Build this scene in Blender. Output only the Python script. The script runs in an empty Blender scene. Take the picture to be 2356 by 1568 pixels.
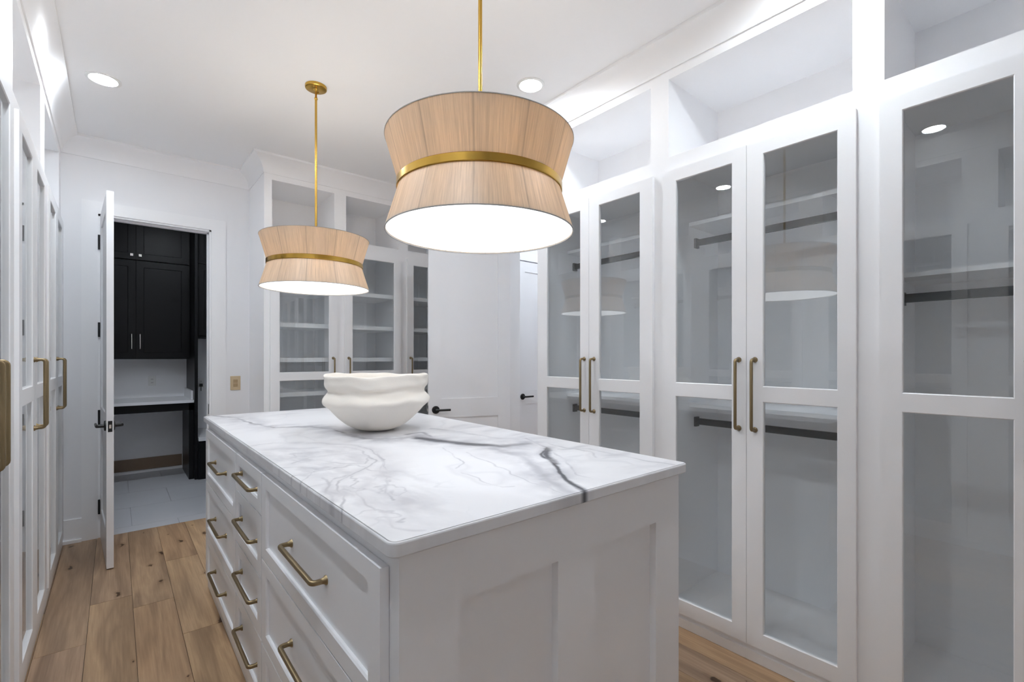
import bpy, bmesh, math, random
import numpy as np
from mathutils import Vector, Matrix

random.seed(7)
sc = bpy.context.scene
COL = sc.collection

# ------------------------------------------------------------------ camera
F, CX, CY, PSI, H = 1086.1, 1178.0, 819.4, math.radians(40.01), 1.36
cam = bpy.data.objects.new('camera', bpy.data.cameras.new('camera'))
COL.objects.link(cam)
cam.location = (0, 0, H)
cam.rotation_euler = (math.pi / 2, 0, -PSI)
cam.data.sensor_fit = 'HORIZONTAL'
cam.data.sensor_width = 36.0
cam.data.lens = 36.0 * F / 2356.0
cam.data.shift_y = (CY - 784.0) / 2356.0
cam.data.clip_start = 0.02
sc.camera = cam
# ------------------------------------------------------------------ world, exposure
w = bpy.data.worlds.new('world'); sc.world = w
w.use_nodes = True
w.node_tree.nodes['Background'].inputs[0].default_value = (0, 0, 0, 1)
w.node_tree.nodes['Background'].inputs[1].default_value = 0.0
sc.view_settings.view_transform = 'Standard'
sc.view_settings.look = 'None'
sc.view_settings.gamma = 1.0
sc.view_settings.use_curve_mapping = False
sc.view_settings.exposure = 0.84
sc.cycles.max_bounces = 14
sc.cycles.diffuse_bounces = 9
sc.cycles.caustics_reflective = False
sc.cycles.caustics_refractive = False
sc.cycles.adaptive_threshold = 0.06
sc.cycles.use_light_tree = False
sc.cycles.glossy_bounces = 5
sc.cycles.transparent_max_bounces = 16
sc.cycles.transmission_bounces = 8
LENS_POWER = 152.0        # radiance of a downlight lens
DIFFUSER_POWER = 1.5     # radiance of a pendant's bottom diffuser
BULB_POWER = 100.0

# ------------------------------------------------------------------ key planes (metres)
XR, XL, YF, YB = 2.1886, -0.305, 4.175, 4.71      # cabinet faces: right, left, back; back wall
XRW, XLW, YFR = 2.73, -0.845, -1.336              # right wall, left wall, front wall
ZC = 2.97                                         # ceiling
ZK = 2.835                                        # underside of crown
HC = 1.005                                        # counter top

def pix(u, v, z):
    """photo pixel -> point on the horizontal plane z"""
    dep = F * (H - z) / (v - CY); lat = (u - CX) / F * dep
    return (lat * math.cos(PSI) + dep * math.sin(PSI), -lat * math.sin(PSI) + dep * math.cos(PSI))

# ------------------------------------------------------------------ materials
def new_mat(name):
    m = bpy.data.materials.new(name); m.use_nodes = True
    return m, m.node_tree, m.node_tree.nodes['Principled BSDF']

def N(t, kind, **kw):
    n = t.nodes.new(kind)
    for k, v in kw.items():
        if k.startswith('i_'):
            n.inputs[k[2:].replace('_', ' ')].default_value = v
        else:
            setattr(n, k, v)
    return n

def paint(name, col, rough=0.45, bump=0.0, spec=0.5, var=0.0):
    m, t, b = new_mat(name)
    b.inputs['Base Color'].default_value = (*col, 1)
    b.inputs['Roughness'].default_value = rough
    b.inputs['Specular IOR Level'].default_value = spec
    tc = N(t, 'ShaderNodeTexCoord')
    nz = N(t, 'ShaderNodeTexNoise', i_Scale=260.0, i_Detail=2.0)
    t.links.new(tc.outputs['Object'], nz.inputs['Vector'])
    if bump:
        bp = N(t, 'ShaderNodeBump', i_Strength=bump, i_Distance=0.001)
        t.links.new(nz.outputs['Fac'], bp.inputs['Height'])
        t.links.new(bp.outputs['Normal'], b.inputs['Normal'])
    if var:
        nb = N(t, 'ShaderNodeTexNoise', i_Scale=3.0, i_Detail=3.0)
        t.links.new(tc.outputs['Object'], nb.inputs['Vector'])
        mx = N(t, 'ShaderNodeMix', data_type='RGBA')
        mx.inputs[6].default_value = (*[c * (1 - var) for c in col], 1)
        mx.inputs[7].default_value = (*[min(1, c * (1 + var)) for c in col], 1)
        t.links.new(nb.outputs['Fac'], mx.inputs[0]); t.links.new(mx.outputs[2], b.inputs['Base Color'])
    return m

def metal(name, col, rough, worn=True):
    m, t, b = new_mat(name)
    b.inputs['Base Color'].default_value = (*col, 1)
    b.inputs['Metallic'].default_value = 1.0
    b.inputs['Roughness'].default_value = rough
    if not worn: return m
    tc = N(t, 'ShaderNodeTexCoord')
    nz = N(t, 'ShaderNodeTexNoise', i_Scale=90.0, i_Detail=3.0)
    t.links.new(tc.outputs['Object'], nz.inputs['Vector'])
    mr = N(t, 'ShaderNodeMapRange'); mr.inputs[3].default_value = rough * 0.8; mr.inputs[4].default_value = rough * 1.25
    t.links.new(nz.outputs['Fac'], mr.inputs[0]); t.links.new(mr.outputs[0], b.inputs['Roughness'])
    return m

def emitter(name, col, power):
    m = bpy.data.materials.new(name); m.use_nodes = True; t = m.node_tree
    t.nodes.clear()
    e = N(t, 'ShaderNodeEmission'); e.inputs[0].default_value = (*col, 1); e.inputs[1].default_value = power
    o = N(t, 'ShaderNodeOutputMaterial'); t.links.new(e.outputs[0], o.inputs[0])
    return m

def glass_mat():
    m = bpy.data.materials.new('cabinet_glass'); m.use_nodes = True; t = m.node_tree
    t.nodes.clear()
    # Schlick reflectance, the same from both sides of the sheet
    ge = N(t, 'ShaderNodeNewGeometry'); dt = N(t, 'ShaderNodeVectorMath', operation='DOT_PRODUCT')
    t.links.new(ge.outputs['Incoming'], dt.inputs[0]); t.links.new(ge.outputs['Normal'], dt.inputs[1])
    ab = N(t, 'ShaderNodeMath', operation='ABSOLUTE'); t.links.new(dt.outputs['Value'], ab.inputs[0])
    om = N(t, 'ShaderNodeMath', operation='SUBTRACT'); om.inputs[0].default_value = 1.0; t.links.new(ab.outputs[0], om.inputs[1])
    fr = N(t, 'ShaderNodeMath', operation='POWER'); fr.inputs[1].default_value = 5.0; t.links.new(om.outputs[0], fr.inputs[0])
    mul = N(t, 'ShaderNodeMath', operation='MULTIPLY_ADD'); mul.inputs[1].default_value = 0.942; mul.inputs[2].default_value = 0.058; mul.use_clamp = True
    tr = N(t, 'ShaderNodeBsdfTransparent'); tr.inputs[0].default_value = (0.965, 0.98, 0.985, 1)
    gl = N(t, 'ShaderNodeBsdfGlossy'); gl.inputs['Roughness'].default_value = 0.0; gl.inputs[0].default_value = (1, 1, 1, 1)
    mx = N(t, 'ShaderNodeMixShader'); o = N(t, 'ShaderNodeOutputMaterial')
    t.links.new(fr.outputs[0], mul.inputs[0]); t.links.new(mul.outputs[0], mx.inputs[0])
    t.links.new(tr.outputs[0], mx.inputs[1]); t.links.new(gl.outputs[0], mx.inputs[2]); t.links.new(mx.outputs[0], o.inputs[0])
    return m

def wood_mat():
    m, t, b = new_mat('oak_plank')
    tc = N(t, 'ShaderNodeTexCoord'); oi = N(t, 'ShaderNodeObjectInfo')
    ad = N(t, 'ShaderNodeVectorMath', operation='MULTIPLY_ADD')
    ad.inputs[1].default_value = (1, 1, 1)
    cb = N(t, 'ShaderNodeCombineXYZ')
    sx = N(t, 'ShaderNodeMath', operation='MULTIPLY'); sx.inputs[1].default_value = 37.0
    t.links.new(oi.outputs['Random'], sx.inputs[0])
    t.links.new(sx.outputs[0], cb.inputs[0]); t.links.new(sx.outputs[0], cb.inputs[1]); t.links.new(sx.outputs[0], cb.inputs[2])
    t.links.new(tc.outputs['Object'], ad.inputs[0]); t.links.new(cb.outputs[0], ad.inputs[2])
    # broad cathedral figure
    mp = N(t, 'ShaderNodeMapping'); mp.inputs['Scale'].default_value = (9.0, 0.8, 1.0)
    t.links.new(ad.outputs[0], mp.inputs[0])
    n1 = N(t, 'ShaderNodeTexNoise', i_Scale=1.0, i_Detail=3.0, i_Roughness=0.5, i_Distortion=0.6)
    t.links.new(mp.outputs[0], n1.inputs['Vector'])
    band = N(t, 'ShaderNodeMath', operation='MULTIPLY'); band.inputs[1].default_value = 2.6
    fr = N(t, 'ShaderNodeMath', operation='PINGPONG'); fr.inputs[1].default_value = 0.5
    t.links.new(n1.outputs['Fac'], band.inputs[0]); t.links.new(band.outputs[0], fr.inputs[0])
    # fine grain
    mp2 = N(t, 'ShaderNodeMapping'); mp2.inputs['Scale'].default_value = (120.0, 4.0, 1.0)
    t.links.new(ad.outputs[0], mp2.inputs[0])
    n2 = N(t, 'ShaderNodeTexNoise', i_Scale=1.0, i_Detail=4.0, i_Roughness=0.6)
    t.links.new(mp2.outputs[0], n2.inputs['Vector'])
    # plank base tone from the random number
    rp = N(t, 'ShaderNodeValToRGB')
    e = rp.color_ramp.elements
    e[0].position = 0.0; e[0].color = (0.45, 0.300, 0.182, 1)
    e[1].position = 1.0; e[1].color = (0.385, 0.273, 0.188, 1)
    for p_, c_ in ((0.3, (0.50, 0.345, 0.205, 1)), (0.55, (0.40, 0.280, 0.195, 1)), (0.8, (0.52, 0.358, 0.212, 1))):
        el = e.new(p_); el.color = c_
    t.links.new(oi.outputs['Random'], rp.inputs[0])
    sat = N(t, 'ShaderNodeMix', data_type='RGBA', blend_type='MULTIPLY'); sat.inputs[0].default_value = 1.0
    r2 = N(t, 'ShaderNodeValToRGB'); e2 = r2.color_ramp.elements
    e2[0].position = 0.0; e2[0].color = (0.70, 0.67, 0.66, 1); e2[1].position = 0.5; e2[1].color = (1.12, 1.11, 1.09, 1)
    t.links.new(fr.outputs[0], r2.inputs[0])
    t.links.new(rp.outputs[0], sat.inputs[6]); t.links.new(r2.outputs[0], sat.inputs[7])
    g = N(t, 'ShaderNodeMix', data_type='RGBA', blend_type='MULTIPLY'); g.inputs[0].default_value = 1.0
    r3 = N(t, 'ShaderNodeValToRGB'); e3 = r3.color_ramp.elements
    e3[0].position = 0.25; e3[0].color = (0.78, 0.76, 0.74, 1); e3[1].position = 0.7; e3[1].color = (1.05, 1.05, 1.05, 1)
    t.links.new(n2.outputs['Fac'], r3.inputs[0])
    t.links.new(sat.outputs[2], g.inputs[6]); t.links.new(r3.outputs[0], g.inputs[7])
    # knots and worm holes
    mp3 = N(t, 'ShaderNodeMapping'); mp3.inputs['Scale'].default_value = (6.0, 2.6, 1.0)
    t.links.new(ad.outputs[0], mp3.inputs[0])
    wn = N(t, 'ShaderNodeTexNoise', i_Scale=14.0, i_Detail=2.0)
    t.links.new(ad.outputs[0], wn.inputs['Vector'])
    wv = N(t, 'ShaderNodeVectorMath', operation='MULTIPLY_ADD'); wv.inputs[1].default_value = (0.35, 0.35, 0)
    t.links.new(wn.outputs['Color'], wv.inputs[0]); t.links.new(mp3.outputs[0], wv.inputs[2])
    vo = N(t, 'ShaderNodeTexVoronoi', feature='F1', voronoi_dimensions='2D', i_Scale=1.0)
    t.links.new(wv.outputs[0], vo.inputs['Vector'])
    # only some cells carry a knot
    sep = N(t, 'ShaderNodeSeparateColor'); t.links.new(vo.outputs['Color'], sep.inputs[0])
    siz = N(t, 'ShaderNodeMapRange'); siz.inputs[1].default_value = 0.22; siz.inputs[2].default_value = 1.0
    siz.inputs[3].default_value = 0.0; siz.inputs[4].default_value = 0.22
    t.links.new(sep.outputs[0], siz.inputs[0])
    kd = N(t, 'ShaderNodeMath', operation='DIVIDE'); t.links.new(vo.outputs['Distance'], kd.inputs[0])
    mxs = N(t, 'ShaderNodeMath', operation='MAXIMUM'); mxs.inputs[1].default_value = 0.001
    t.links.new(siz.outputs[0], mxs.inputs[0]); t.links.new(mxs.outputs[0], kd.inputs[1])
    kr = N(t, 'ShaderNodeValToRGB'); k = kr.color_ramp.elements
    k[0].position = 0.28; k[0].color = (0.22, 0.17, 0.13, 1); k[1].position = 1.0; k[1].color = (1, 1, 1, 1)
    el = k.new(0.42); el.color = (0.82, 0.78, 0.74, 1)
    t.links.new(kd.outputs[0], kr.inputs[0])
    kn = N(t, 'ShaderNodeMix', data_type='RGBA', blend_type='MULTIPLY'); kn.inputs[0].default_value = 1.0
    t.links.new(g.outputs[2], kn.inputs[6]); t.links.new(kr.outputs[0], kn.inputs[7])
    t.links.new(kn.outputs[2], b.inputs['Base Color'])
    b.inputs['Roughness'].default_value = 0.42
    b.inputs['Specular IOR Level'].default_value = 0.35
    bp = N(t, 'ShaderNodeBump', i_Strength=0.15, i_Distance=0.001)
    t.links.new(n2.outputs['Fac'], bp.inputs['Height']); t.links.new(bp.outputs['Normal'], b.inputs['Normal'])
    return m

def marble_mat():
    m, t, b = new_mat('marble')
    at = N(t, 'ShaderNodeAttribute', attribute_name='vein')
    rp = N(t, 'ShaderNodeValToRGB'); e = rp.color_ramp.elements
    e[0].position = 0.0; e[0].color = (0.81, 0.81, 0.83, 1)
    e[1].position = 1.0; e[1].color = (0.10, 0.10, 0.115, 1)
    el = e.new(0.30); el.color = (0.50, 0.50, 0.53, 1)
    t.links.new(at.outputs['Fac'], rp.inputs[0]); t.links.new(rp.outputs[0], b.inputs['Base Color'])
    b.inputs['Roughness'].default_value = 0.32
    b.inputs['Specular IOR Level'].default_value = 0.35
    return m

def fabric_mat(name, dcol, tcol, mixf, streak):
    """gauze wrapped round a shade: seams every 30 degrees, fine upright threads, light coming through"""
    m = bpy.data.materials.new(name); m.use_nodes = True; t = m.node_tree
    t.nodes.clear()
    tc = N(t, 'ShaderNodeTexCoord'); sp = N(t, 'ShaderNodeSeparateXYZ')
    t.links.new(tc.outputs['Object'], sp.inputs[0])
    an = N(t, 'ShaderNodeMath', operation='ARCTAN2'); t.links.new(sp.outputs[1], an.inputs[0]); t.links.new(sp.outputs[0], an.inputs[1])
    cb = N(t, 'ShaderNodeCombineXYZ'); a2 = N(t, 'ShaderNodeMath', operation='MULTIPLY'); a2.inputs[1].default_value = 60.0
    z2 = N(t, 'ShaderNodeMath', operation='MULTIPLY'); z2.inputs[1].default_value = 7.0
    t.links.new(an.outputs[0], a2.inputs[0]); t.links.new(sp.outputs[2], z2.inputs[0])
    t.links.new(a2.outputs[0], cb.inputs[0]); t.links.new(z2.outputs[0], cb.inputs[1])
    n = N(t, 'ShaderNodeTexNoise', i_Scale=1.0, i_Detail=5.0, i_Roughness=0.65); t.links.new(cb.outputs[0], n.inputs['Vector'])
    # wide slow change round the shade
    cb2 = N(t, 'ShaderNodeCombineXYZ'); a3 = N(t, 'ShaderNodeMath', operation='MULTIPLY'); a3.inputs[1].default_value = 5.0
    t.links.new(an.outputs[0], a3.inputs[0]); t.links.new(a3.outputs[0], cb2.inputs[0])
    nb = N(t, 'ShaderNodeTexNoise', i_Scale=1.0, i_Detail=2.0); t.links.new(cb2.outputs[0], nb.inputs['Vector'])
    # seams
    sm = N(t, 'ShaderNodeMath', operation='PINGPONG'); sm.inputs[1].default_value = math.pi / 12
    t.links.new(an.outputs[0], sm.inputs[0])
    sr = N(t, 'ShaderNodeMapRange'); sr.inputs[1].default_value = 0.0; sr.inputs[2].default_value = 0.016
    sr.inputs[3].default_value = 0.72; sr.inputs[4].default_value = 1.0; t.links.new(sm.outputs[0], sr.inputs[0])
    r = N(t, 'ShaderNodeValToRGB'); e = r.color_ramp.elements
    e[0].position = 0.3; e[0].color = (1 - streak, 1 - streak, 1 - streak, 1); e[1].position = 0.75; e[1].color = (1 + streak, 1 + streak, 1 + streak, 1)
    t.links.new(n.outputs['Fac'], r.inputs[0])
    mu = N(t, 'ShaderNodeMath', operation='MULTIPLY'); t.links.new(r.outputs[0], mu.inputs[0]); t.links.new(sr.outputs[0], mu.inputs[1])
    m3 = N(t, 'ShaderNodeMapRange'); m3.inputs[3].default_value = 0.85; m3.inputs[4].default_value = 1.15; t.links.new(nb.outputs['Fac'], m3.inputs[0])
    mu2 = N(t, 'ShaderNodeMath', operation='MULTIPLY'); t.links.new(mu.outputs[0], mu2.inputs[0]); t.links.new(m3.outputs[0], mu2.inputs[1])
    def tint(c):
        x = N(t, 'ShaderNodeVectorMath', operation='SCALE'); x.inputs[0].default_value = c
        t.links.new(mu2.outputs[0], x.inputs['Scale']); return x
    bp = N(t, 'ShaderNodeBump', i_Strength=0.5, i_Distance=0.002); t.links.new(n.outputs['Fac'], bp.inputs['Height'])
    d = N(t, 'ShaderNodeBsdfDiffuse'); tl = N(t, 'ShaderNodeBsdfTranslucent')
    t.links.new(tint(dcol).outputs[0], d.inputs[0]); t.links.new(tint(tcol).outputs[0], tl.inputs[0])
    t.links.new(bp.outputs[0], d.inputs['Normal'])
    mx = N(t, 'ShaderNodeMixShader'); mx.inputs[0].default_value = mixf
    t.links.new(d.outputs[0], mx.inputs[1]); t.links.new(tl.outputs[0], mx.inputs[2])
    gl = N(t, 'ShaderNodeBsdfGlossy'); gl.inputs['Roughness'].default_value = 0.38; t.links.new(bp.outputs[0], gl.inputs['Normal'])
    mg = N(t, 'ShaderNodeMixShader'); mg.inputs[0].default_value = 0.06
    t.links.new(mx.outputs[0], mg.inputs[1]); t.links.new(gl.outputs[0], mg.inputs[2])
    o = N(t, 'ShaderNodeOutputMaterial'); t.links.new(mg.outputs[0], o.inputs[0])
    return m

WALLC = (0.86, 0.862, 0.88)
CABC = (0.895, 0.897, 0.91)
MAT = dict(
    wall=paint('wall_paint', WALLC, 0.6, 0.05),
    ceiling=paint('ceiling_paint', (0.88, 0.882, 0.895), 0.65, 0.05),
    cab=paint('cabinet_paint', CABC, 0.34, 0.0, 0.5),
    interior=paint('cabinet_interior', CABC, 0.5),
    trim=paint('trim_paint', (0.89, 0.892, 0.905), 0.35),
    door=paint('door_paint', (0.86, 0.862, 0.88), 0.35),
    island=paint('island_paint', (0.885, 0.89, 0.91), 0.32),
    black=paint('black_cabinet', (0.006, 0.006, 0.007), 0.36, 0.0, 0.22),
    blackmetal=paint('black_metal', (0.012, 0.012, 0.013), 0.38),
    brass=metal('antique_brass', (0.30, 0.228, 0.13), 0.38),
    gold=metal('brushed_gold', (0.56, 0.34, 0.07), 0.25, False),
    nickel=metal('polished_nickel', (0.85, 0.80, 0.74), 0.15),
    glass=glass_mat(),
    wood=wood_mat(),
    marble=marble_mat(),
    tile=paint('grey_tile', (0.52, 0.53, 0.56), 0.35, 0.0, 0.5, 0.05),
    grout=paint('grout', (0.44, 0.45, 0.48), 0.8),
    subfloor=paint('plank_gap', (0.10, 0.07, 0.05), 0.8),
    quartz=paint('white_quartz', (0.80, 0.80, 0.82), 0.25, 0.0, 0.5, 0.04),
    plaster=paint('plaster_white', (0.89, 0.84, 0.77), 0.75, 0.35, 0.3, 0.06),
    beige=paint('beige_plastic', (0.60, 0.47, 0.30), 0.4),
    whiteplastic=paint('white_plastic', (0.8, 0.8, 0.79), 0.35),
    gauze=fabric_mat('gauze', (0.70, 0.60, 0.49), (0.66, 0.53, 0.39), 0.42, 0.20),
    rim=paint('grey_rim', (0.36, 0.35, 0.335), 0.6),
    rocker=paint('tan_plastic', (0.42, 0.30, 0.17), 0.4),
    lens=emitter('downlight_lens', (0.865, 0.935, 1.0), LENS_POWER),
    diffuser=emitter('pendant_diffuser', (0.97, 0.985, 1.0), DIFFUSER_POWER),
    bulb=emitter('bulb_glow', (1.0, 0.88, 0.73), BULB_POWER),
    shoe=paint('brown_base', (0.22, 0.15, 0.10), 0.4),
)

# ------------------------------------------------------------------ object helpers
WL = {}
def tag(o, label=None, cat=None, group=None, kind=None):
    if label: o['label'] = label
    if cat: o['category'] = cat
    if group: o['group'] = group
    if kind: o['kind'] = kind
    return o

def empty(name, loc, label, cat, group=None):
    o = bpy.data.objects.new(name, None); COL.objects.link(o)
    o.empty_display_size = 0.1; o.location = loc; WL[o] = Vector(loc)
    return tag(o, label, cat, group)

class MB:
    def __init__(s, M=None): s.v = []; s.f = []; s.M = M; s.smooth = False
    def add(s, vs, fs):
        n = len(s.v)
        s.v += [s.M(*p) if s.M else p for p in vs]
        s.f += [tuple(i + n for i in f) for f in fs]
        return s
    def box(s, x0, x1, y0, y1, z0, z1):
        return s.add([(x0, y0, z0), (x1, y0, z0), (x1, y1, z0), (x0, y1, z0), (x0, y0, z1), (x1, y0, z1), (x1, y1, z1), (x0, y1, z1)],
                     [(0, 3, 2, 1), (4, 5, 6, 7), (0, 1, 5, 4), (1, 2, 6, 5), (2, 3, 7, 6), (3, 0, 4, 7)])
    def frame(s, x0, x1, z0, z1, ix0, ix1, iz0, iz1, y0, y1, ch=0.0):
        """rectangular frame in x-z with one hole, front at y0, back at y1, the hole's front edge chamfered by ch"""
        o = [(x0, z0), (x1, z0), (x1, z1), (x0, z1)]
        i1 = [(ix0 - ch, iz0 - ch), (ix1 + ch, iz0 - ch), (ix1 + ch, iz1 + ch), (ix0 - ch, iz1 + ch)]
        i2 = [(ix0, iz0), (ix1, iz0), (ix1, iz1), (ix0, iz1)]
        vs = [(a, y0, b) for a, b in o] + [(a, y0, b) for a, b in i1] + [(a, y0 + ch, b) for a, b in i2] + [(a, y1, b) for a, b in i2] + [(a, y1, b) for a, b in o]
        fs = []
        for k in range(4):
            l = (k + 1) % 4
            for r in range(5):
                q = (r + 1) % 5
                fs.append((r * 4 + k, r * 4 + l, q * 4 + l, q * 4 + k))
        return s.add(vs, fs)
    def lathe(s, prof, n=32, c=(0, 0, 0), axis='z', cap=(False, False), wob=None):
        vs = []
        for j, (r, h) in enumerate(prof):
            for k in range(n):
                a = 2 * math.pi * k / n
                rr, hh = (r, h) if wob is None else wob(r, h, a, j)
                x, y = rr * math.cos(a), rr * math.sin(a)
                p = {'z': (x, y, hh), 'y': (x, hh, y), 'x': (hh, x, y)}[axis]
                vs.append((p[0] + c[0], p[1] + c[1], p[2] + c[2]))
        fs = []
        for j in range(len(prof) - 1):
            for k in range(n):
                l = (k + 1) % n
                fs.append((j * n + k, j * n + l, (j + 1) * n + l, (j + 1) * n + k))
        if cap[0]: fs.append(tuple(range(n))[::-1])
        if cap[1]: fs.append(tuple((len(prof) - 1) * n + k for k in range(n)))
        return s.add(vs, fs)
    def sweep(s, path, rx, ry, up, n=10, sq=2.0):
        """tube along a planar path; up is the plane's normal; superellipse cross-section"""
        up = Vector(up).normalized(); P = [Vector(p) for p in path]; vs = []
        for i, p in enumerate(P):
            d1 = (P[i] - P[i - 1]).normalized() if i else (P[1] - P[0]).normalized()
            d2 = (P[i + 1] - P[i]).normalized() if i < len(P) - 1 else d1
            t = (d1 + d2).normalized(); sd = up.cross(t).normalized(); k = 1 / max(0.5, t.dot(d1))
            for q in range(n):
                a = 2 * math.pi * q / n; ca, sa = math.cos(a), math.sin(a)
                e = 2.0 / sq
                x = math.copysign(abs(ca) ** e, ca) * rx; y = math.copysign(abs(sa) ** e, sa) * ry
                vs.append(tuple(p + sd * x * k + up * y))
        fs = []
        for i in range(len(P) - 1):
            for q in range(n):
                l = (q + 1) % n
                fs.append((i * n + q, i * n + l, (i + 1) * n + l, (i + 1) * n + q))
        fs += [tuple(range(n))[::-1], tuple((len(P) - 1) * n + q for q in range(n))]
        return s.add(vs, fs)
    def mesh(s, name, mat, off=None, smooth=False, angle=None):
        me = bpy.data.meshes.new(name)
        off = off or Vector((0, 0, 0))
        me.from_pydata([(p[0] - off[0], p[1] - off[1], p[2] - off[2]) for p in s.v], [], s.f)
        bm = bmesh.new(); bm.from_mesh(me); bmesh.ops.recalc_face_normals(bm, faces=bm.faces); 
        if smooth:
            for f in bm.faces: f.smooth = True
            for e in bm.edges:
                if len(e.link_faces) == 2 and e.calc_face_angle(0) > (angle or 0.7): e.smooth = False
        bm.to_mesh(me); bm.free()
        me.materials.append(MAT[mat] if isinstance(mat, str) else mat)
        return me
    def build(s, name, mat, parent=None, smooth=False, loc=None, angle=None):
        off = WL[parent] if parent is not None else Vector((0, 0, 0))
        base = Vector(loc) if loc is not None else off
        o = bpy.data.objects.new(name, s.mesh(name, mat, base, smooth, angle)); COL.objects.link(o)
        o.parent = parent
        o.location = base - off
        WL[o] = base
        return o

def bevel(o, w_, seg=2):
    m = o.modifiers.new('bevel', 'BEVEL'); m.width = w_; m.segments = seg; m.limit_method = 'ANGLE'
    m.angle_limit = math.radians(40)
    return o

def link_copy(name, me, parent, loc, rot=(0, 0, 0)):
    """an object that shares mesh data; loc in world coordinates (parents are unrotated)"""
    o = bpy.data.objects.new(name, me); COL.objects.link(o); o.parent = parent
    o.location = Vector(loc) - (WL[parent] if parent is not None else Vector((0, 0, 0)))
    o.rotation_euler = rot; WL[o] = Vector(loc)
    return o

def struct(o): o['kind'] = 'structure'; return o

# ------------------------------------------------------------------ shell
def room_shell():
    T = 0.12
    # floor slab (planks lie on it)
    fl = MB().box(XLW - T, XRW + 0.0, YFR - T, YB, -0.06, -0.012).build('floor', 'subfloor'); struct(fl)
    # planks: 0.18 wide, long way down the room, random joints
    joints = {0: [3.01], 1: [3.456, 1.7], 2: [3.27, 1.5], 3: [2.81, 3.88, 1.1], -1: [3.5, 1.9]}
    x00, pw = -0.108 - 0.18, 0.18
    k0 = int(math.floor((XLW - x00) / pw)); k1 = int(math.ceil((XRW - x00) / pw))
    for k in range(k0, k1):
        a, b = max(x00 + k * pw, XLW), min(x00 + (k + 1) * pw, XRW)
        if b - a < 0.01: continue
        js = joints.get(k)
        if js is None:
            js = []; y = YFR + random.uniform(0.3, 1.5)
            while y < YB - 0.3: js.append(y); y += random.uniform(1.0, 1.9)
        ys = [YFR] + sorted(js) + [YB]
        for y0, y1 in zip(ys[:-1], ys[1:]):
            g = 0.0009
            zt = random.uniform(-0.0006, 0.0)
            o = MB().box(a + g, b - g, y0 + g, y1 - g, -0.012, zt).build('plank', 'wood', fl, loc=((a + b) / 2, (y0 + y1) / 2, 0))
    # ceiling over the closet
    struct(MB().box(XLW - T, XRW + T, YFR - T, YB + T, ZC, ZC + 0.12).build('ceiling', 'ceiling'))
    struct(MB().box(XLW - T, XLW, YFR - T, YB + T, -0.06, ZC).build('wall_left', 'wall'))
    struct(MB().box(XLW, XRW + T, YFR - T, YFR, -0.06, ZC).build('wall_front', 'wall'))
    # back wall with the pantry doorway
    ox0, ox1, oz = -0.105, 0.624, 2.432
    m = MB()
    m.box(XLW, ox0, YB, YB + T, -0.06, ZC); m.box(ox1, XRW + T, YB, YB + T, -0.06, ZC); m.box(ox0, ox1, YB, YB + T, oz, ZC)
    struct(m.build('wall_back', 'wall'))
    # right wall with the hall doorway
    hy0, hy1, hz = 2.52, 3.30, 2.42
    m = MB()
    m.box(XRW, XRW + T, YFR, hy0, -0.06, ZC); m.box(XRW, XRW + T, hy1, YB, -0.06, ZC); m.box(XRW, XRW + T, hy0, hy1, hz, ZC)
    struct(m.build('wall_right', 'wall'))
    # crown moulding, one mitred run per side
    prof = [(0.0, 0.0), (0.008, 0.0), (0.010, 0.018), (0.017, 0.045), (0.033, 0.075), (0.055, 0.098), (0.080, 0.113), (0.094, 0.118), (0.094, ZC - ZK), (0.0, ZC - ZK)]
    path = [(XL, YFR), (XL, YB), (0.9125, YB), (0.9125, YF), (XRW, YF), (XRW, 2.338), (XR, 2.338), (XR, YFR)]
    n = len(path)
    def nrm(i):
        a, b = Vector(path[i % n]), Vector(path[(i + 1) % n]); d = (b - a).normalized(); return Vector((d.y, -d.x))
    names = ['trim_1', 'trim_2', 'trim_3', 'trim_4', 'trim_5', 'trim_6', 'trim_7', 'trim_8']
    for i in range(n):
        n0, n1, n2 = nrm(i - 1), nrm(i), nrm(i + 1)
        def off(pt, na, nb, r):
            k = (na + nb); k = k / (1 + na.dot(nb)); return (pt[0] + k.x * r, pt[1] + k.y * r)
        vs = []
        for pt, na, nb in ((path[i], n0, n1), (path[(i + 1) % n], n1, n2)):
            for r, h in prof:
                q = off(pt, na, nb, r); vs.append((q[0], q[1], ZK + h))
        m_ = len(prof)
        fs = [(j, (j + 1) % m_, m_ + (j + 1) % m_, m_ + j) for j in range(m_)] + [tuple(range(m_)), tuple(range(m_, 2 * m_))]
        o = MB().add(vs, fs).build(names[i], 'trim', smooth=True, angle=0.5); struct(o)
    # pantry doorway: jambs, casing, stop
    m = MB()
    jt = 0.018
    m.box(ox0, ox0 + jt, YB - 0.004, YB + T, 0, oz); m.box(ox1 - jt, ox1, YB - 0.004, YB + T, 0, oz); m.box(ox0, ox1, YB - 0.004, YB + T, oz - jt, oz)
    m.box(ox0 + jt, ox0 + jt + 0.01, YB + 0.045, YB + 0.08, 0, oz - jt); m.box(ox1 - jt - 0.01, ox1 - jt, YB + 0.045, YB + 0.08, 0, oz - jt)
    m.box(ox0 + jt, ox1 - jt, YB + 0.045, YB + 0.08, oz - jt - 0.01, oz - jt)
    struct(m.build('trim_9', 'trim'))
    m = MB(); cw = 0.088; y0, y1 = YB - 0.014, YB
    m.box(ox0 - cw, ox0 + 0.004, y0, y1, 0, oz + cw); m.box(ox1 - 0.004, ox1 + cw + 0.014, y0, y1, 0, oz + cw); m.box(ox0 + 0.004, ox1 - 0.004, y0, y1, oz - 0.004, oz + cw)
    struct(m.build('trim_10', 'trim'))
    # strike plate on the jamb
    MB().box(ox1 - jt - 0.002, ox1 - jt, YB + 0.012, YB + 0.042, 0.87, 0.955).build('strike_plate', 'blackmetal', bpy.data.objects['trim_9'])
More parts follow.
